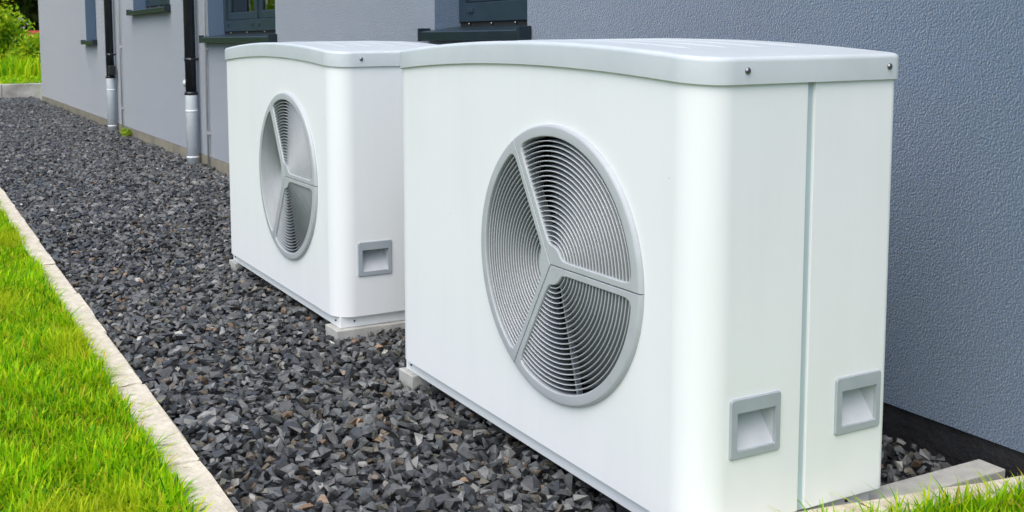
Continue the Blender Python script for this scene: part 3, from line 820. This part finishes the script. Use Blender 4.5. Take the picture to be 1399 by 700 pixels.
parts = [
    patch(66000, -3.6, -0.55, -1.75, -1.068, 0.086, 0.0088),
    patch(48000, -8.5, -3.6, -1.75, -1.068, 0.084, 0.0105),
    patch(30000, -14, 2.5, -3.6, -1.72, 0.085, 0.0130),
    patch(9000, -25, -8.5, -1.75, -1.068, 0.085, 0.014),
    patch(34000, 0.10, 1.3, -0.95, 1.23, 0.105, 0.0068, lambda X, Y: X > np.where(Y > 0.3, 0.128 + 0.166 * (Y - 0.63), 0.138), -0.068),
]
n = 1500                                  # longer blades flopping over the kerb edge
X = rng.uniform(-9, -0.55, n); X = X[rng.uniform(0, 1, n) < 0.35 + 0.65 * (np.sin(X * 4.1) * np.sin(X * 9.7) > 0.1)]; n = len(X)
parts.append(blades(X, rng.uniform(-1.085, -1.067, n), np.full(n, -0.118), rng.uniform(0.06, 0.105, n), rng.uniform(0.006, 0.010, n), gpal[rng.choice(len(gpal), n, p=gpr)], 0.42, rng.normal(math.pi / 2, 0.9, n)))
n = 420
Y = rng.uniform(0.3, 1.22, n); X = 0.135 + 0.166 * (Y - 0.63) + rng.uniform(0, 0.03, n)
parts.append(blades(X, Y, np.full(n, -0.068), rng.uniform(0.07, 0.15, n), rng.uniform(0.005, 0.008, n), gpal[rng.choice(len(gpal), n, p=gpr)], 0.5))
def joinparts(parts):
    base = 0; Vs, Fs, Ts = [], [], []
    for V, F, T in parts: Vs.append(V); Fs.append(F + base); Ts.append(T); base += len(V)
    return np.concatenate(Vs), np.concatenate(Fs), np.concatenate(Ts)
V, F, T = joinparts(parts)
tag(link('grass', tri_mesh('grass', V, F, T, True), M['grass']), 'bright green grass blades growing up to the kerb', 'grass', kind='stuff')
# taller rough grass on the bank in front of the far hedge
n = 16000
X = rng.uniform(-36, -25.3, n); Y = rng.uniform(-7, 6.5, n)
H = np.where(X < -29.5, 0.62, 0.10) * rng.uniform(0.5, 1.2, n)
T = gpal[rng.choice(5, n)] * rng.uniform(0.85, 1.2, (n, 1))
V, F, T = blades(X, Y, 0.215 + np.maximum(0, -26 - X) * 0.012 - 0.03, H, np.full(n, 0.05), T, 0.35)
tag(link('meadow_grass', tri_mesh('meadow_grass', V, F, T, True), M['grass']), 'light green rough grass on the bank behind the retaining wall', 'grass', kind='stuff')

# little weed at the foot of the wall
def leaf_cloud(n, centre, radii, size, pal, clumps=14, spread=0.34, flat=0.0):
    C = rng.normal(0, 1, (clumps, 3)); C /= np.linalg.norm(C, axis=1)[:, None]
    C *= rng.uniform(0.35, 0.92, (clumps, 1))
    k = rng.integers(0, clumps, n)
    Q = C[k] + rng.normal(0, spread, (n, 3)) * np.array([1, 1, 0.75])
    ctr = np.array(centre) + Q * np.array(radii)
    d = rng.normal(0, 1, (n, 3)); d /= np.linalg.norm(d, axis=1)[:, None]
    e = np.cross(d, rng.normal(0, 1, (n, 3))); e /= np.linalg.norm(e, axis=1)[:, None]
    s_ = size * rng.uniform(0.6, 1.3, n)[:, None]
    V = np.stack([ctr - d * s_, ctr + e * s_ * 0.45, ctr + d * s_, ctr - e * s_ * 0.45], 1).reshape(-1, 3)
    F = np.arange(n * 4).reshape(-1, 4)
    pc = np.array(pal)
    T = pc[(k + rng.integers(0, 2, n)) % len(pc)] * rng.uniform(0.8, 1.2, (n, 1))
    return V, F, T
V, F, T = leaf_cloud(90, (-13.3, WY - 0.07, GZ + 0.09), (0.22, 0.06, 0.06), 0.05, [(0.30, 0.40, 0.03), (0.22, 0.36, 0.02)], 5, 0.4)
tag(link('weed', tri_mesh('weed', V, F, T), M['leaf']), 'small yellow green weed at the foot of the wall', 'weed')

# ------------------------------------------------------------------ hedge shrubs and trees beyond the bank
def tree(name, label, cat, x, y, z0, h, rx, pal, n, size, trunk_r, crown_low=0.25, group=None, clumps=26):
    o = empty(name, (x, y, z0)); O = (x, y, z0)
    b = MB(O)
    b.tube([(x, y, z0 - 0.1), (x + 0.05 * h * 0.2, y, z0 + h * 0.35), (x - 0.02 * h, y + 0.02 * h, z0 + h * 0.8)], [trunk_r, trunk_r * 0.75, trunk_r * 0.25], 8)
    for k in range(7):
        a = k * 2.4 + random.random(); zz = z0 + h * (crown_low + 0.08 * k)
        L = rx * random.uniform(0.55, 0.85)
        b.tube([(x, y, zz), (x + math.cos(a) * L * 0.5, y + math.sin(a) * L * 0.5, zz + h * 0.06), (x + math.cos(a) * L, y + math.sin(a) * L, zz + h * 0.15)], [trunk_r * 0.4, trunk_r * 0.25, trunk_r * 0.06], 6)
    b.build('trunk', M['bark'], o)
    zc = h * (crown_low + (1 - crown_low) * 0.5)
    V, F, T = leaf_cloud(n, (0, 0, zc), (rx, rx, h * (1 - crown_low) * 0.52), size, pal, clumps, 0.26)
    V[:, 2] = np.maximum(V[:, 2], 0.02)
    link('crown', tri_mesh('crown', V, F, T), M['leaf'], o)
    tag(o, label, cat, group)
BR = [(0.30, 0.48, 0.008), (0.38, 0.52, 0.012), (0.17, 0.36, 0.008), (0.44, 0.52, 0.015)]
MID = [(0.13, 0.24, 0.015), (0.18, 0.28, 0.02), (0.09, 0.18, 0.012)]
DK = [(0.05, 0.085, 0.012), (0.09, 0.11, 0.015), (0.14, 0.13, 0.02), (0.04, 0.07, 0.012)]
gb = lambda x: 0.215 + max(0, -26 - x) * 0.012
shr = 'bright shrubs on the bank'
tree('shrub', 'tall bright yellow green shrub on the bank beyond the retaining wall', 'shrub', -33.5, 0.9, gb(-33.5), 2.25, 1.05, BR, 7000, 0.085, 0.05, 0.04, shr, 34)
tree('shrub', 'lower bright shrub beside the house corner, red roof above it', 'shrub', -32.0, 2.1, gb(-32), 1.10, 0.85, BR, 4500, 0.075, 0.04, 0.02, shr, 26)
for (x, y, h, r) in ((-33.0, -1.4, 2.5, 1.25), (-34.5, -4.0, 2.2, 1.4), (-33.2, -6.8, 2.6, 1.3), (-36, 5.2, 2.0, 1.3)):
    tree('shrub', 'bright green shrub further along the bank', 'shrub', x, y, gb(x), h, r, BR, 4000, 0.10, 0.05, 0.04, 'shrubs further along the bank', 26)
for i, (x, y, h, r, pal) in enumerate(((-58, 1.6, 9.5, 3.0, DK), (-62, 7.4, 10.5, 2.6, DK), (-56, -4.5, 10, 3.6, MID), (-60, -12, 11, 4, DK), (-52, 13.5, 9, 3.4, MID), (-66, 4.2, 12.0, 3.2, DK))):
    tree('tree', ['dark olive tree standing behind the tall bright shrub', 'dark tree rising above the red roofed house', 'mid green tree beyond the open end of the bank', 'broad dark tree far beyond the bank', 'mid green tree behind the long house', 'tallest dark tree behind the hedge'][i], 'tree', x, y, gb(x), h, r, pal, 13000, 0.36, 0.22, 0.10, 'trees beyond the bank', 44)
# garden trees facing the wall: they are what the window panes mirror
for i, (x, y, h, r) in enumerate(((-19, -13, 8, 3.6), (-27, -15, 9, 4.0), (-11, -16, 8.5, 3.6), (-36, -13, 8, 3.5))):
    tree('tree', 'leafy garden tree on the far side of the lawn facing the wall', 'tree', x, y, -0.12, h, r, MID, 7000, 0.24, 0.20, 0.10, 'garden trees across the lawn', 44)

# distant house with the red roof
hx, hy, hz = -50.0, 4.35, gb(-50)
nb = empty('distant_house', (hx, hy, hz)); O = (hx, hy, hz)
b = MB(O); b.box(hx - 2, hx, hy - 0.35, hy + 3.6, hz - 0.3, hz + 0.90); b.build('wall', M['white_wall'], nb)
b = MB(O)
A = [(hx + 0.2, hy - 0.6, hz + 0.88), (hx + 0.2, hy + 3.8, hz + 0.88), (hx - 1, hy + 3.8, hz + 1.24), (hx - 1, hy - 0.35, hz + 1.24), (hx - 2.25, hy + 3.8, hz + 0.88), (hx - 2.25, hy - 0.6, hz + 0.88)]
b.add(A + [(x, y, z - 0.1) for x, y, z in A], [(0, 1, 2, 3), (3, 2, 4, 5), (6, 9, 8, 7), (9, 11, 10, 8), (0, 3, 9, 6), (3, 5, 11, 9), (1, 7, 8, 2), (2, 8, 10, 4), (0, 6, 7, 1), (5, 4, 10, 11)])
b.build('roof', M['red_tile'], nb)
for k in range(3):
    b = MB(O); b.box(hx - 0.02, hx + 0.03, hy + 0.3 + k * 1.1, hy + 0.8 + k * 1.1, hz + 0.25, hz + 0.75); b.build('window', M['anthracite'], nb)
tag(nb, 'small distant house with red tiled roof glimpsed above the low shrub', 'house')
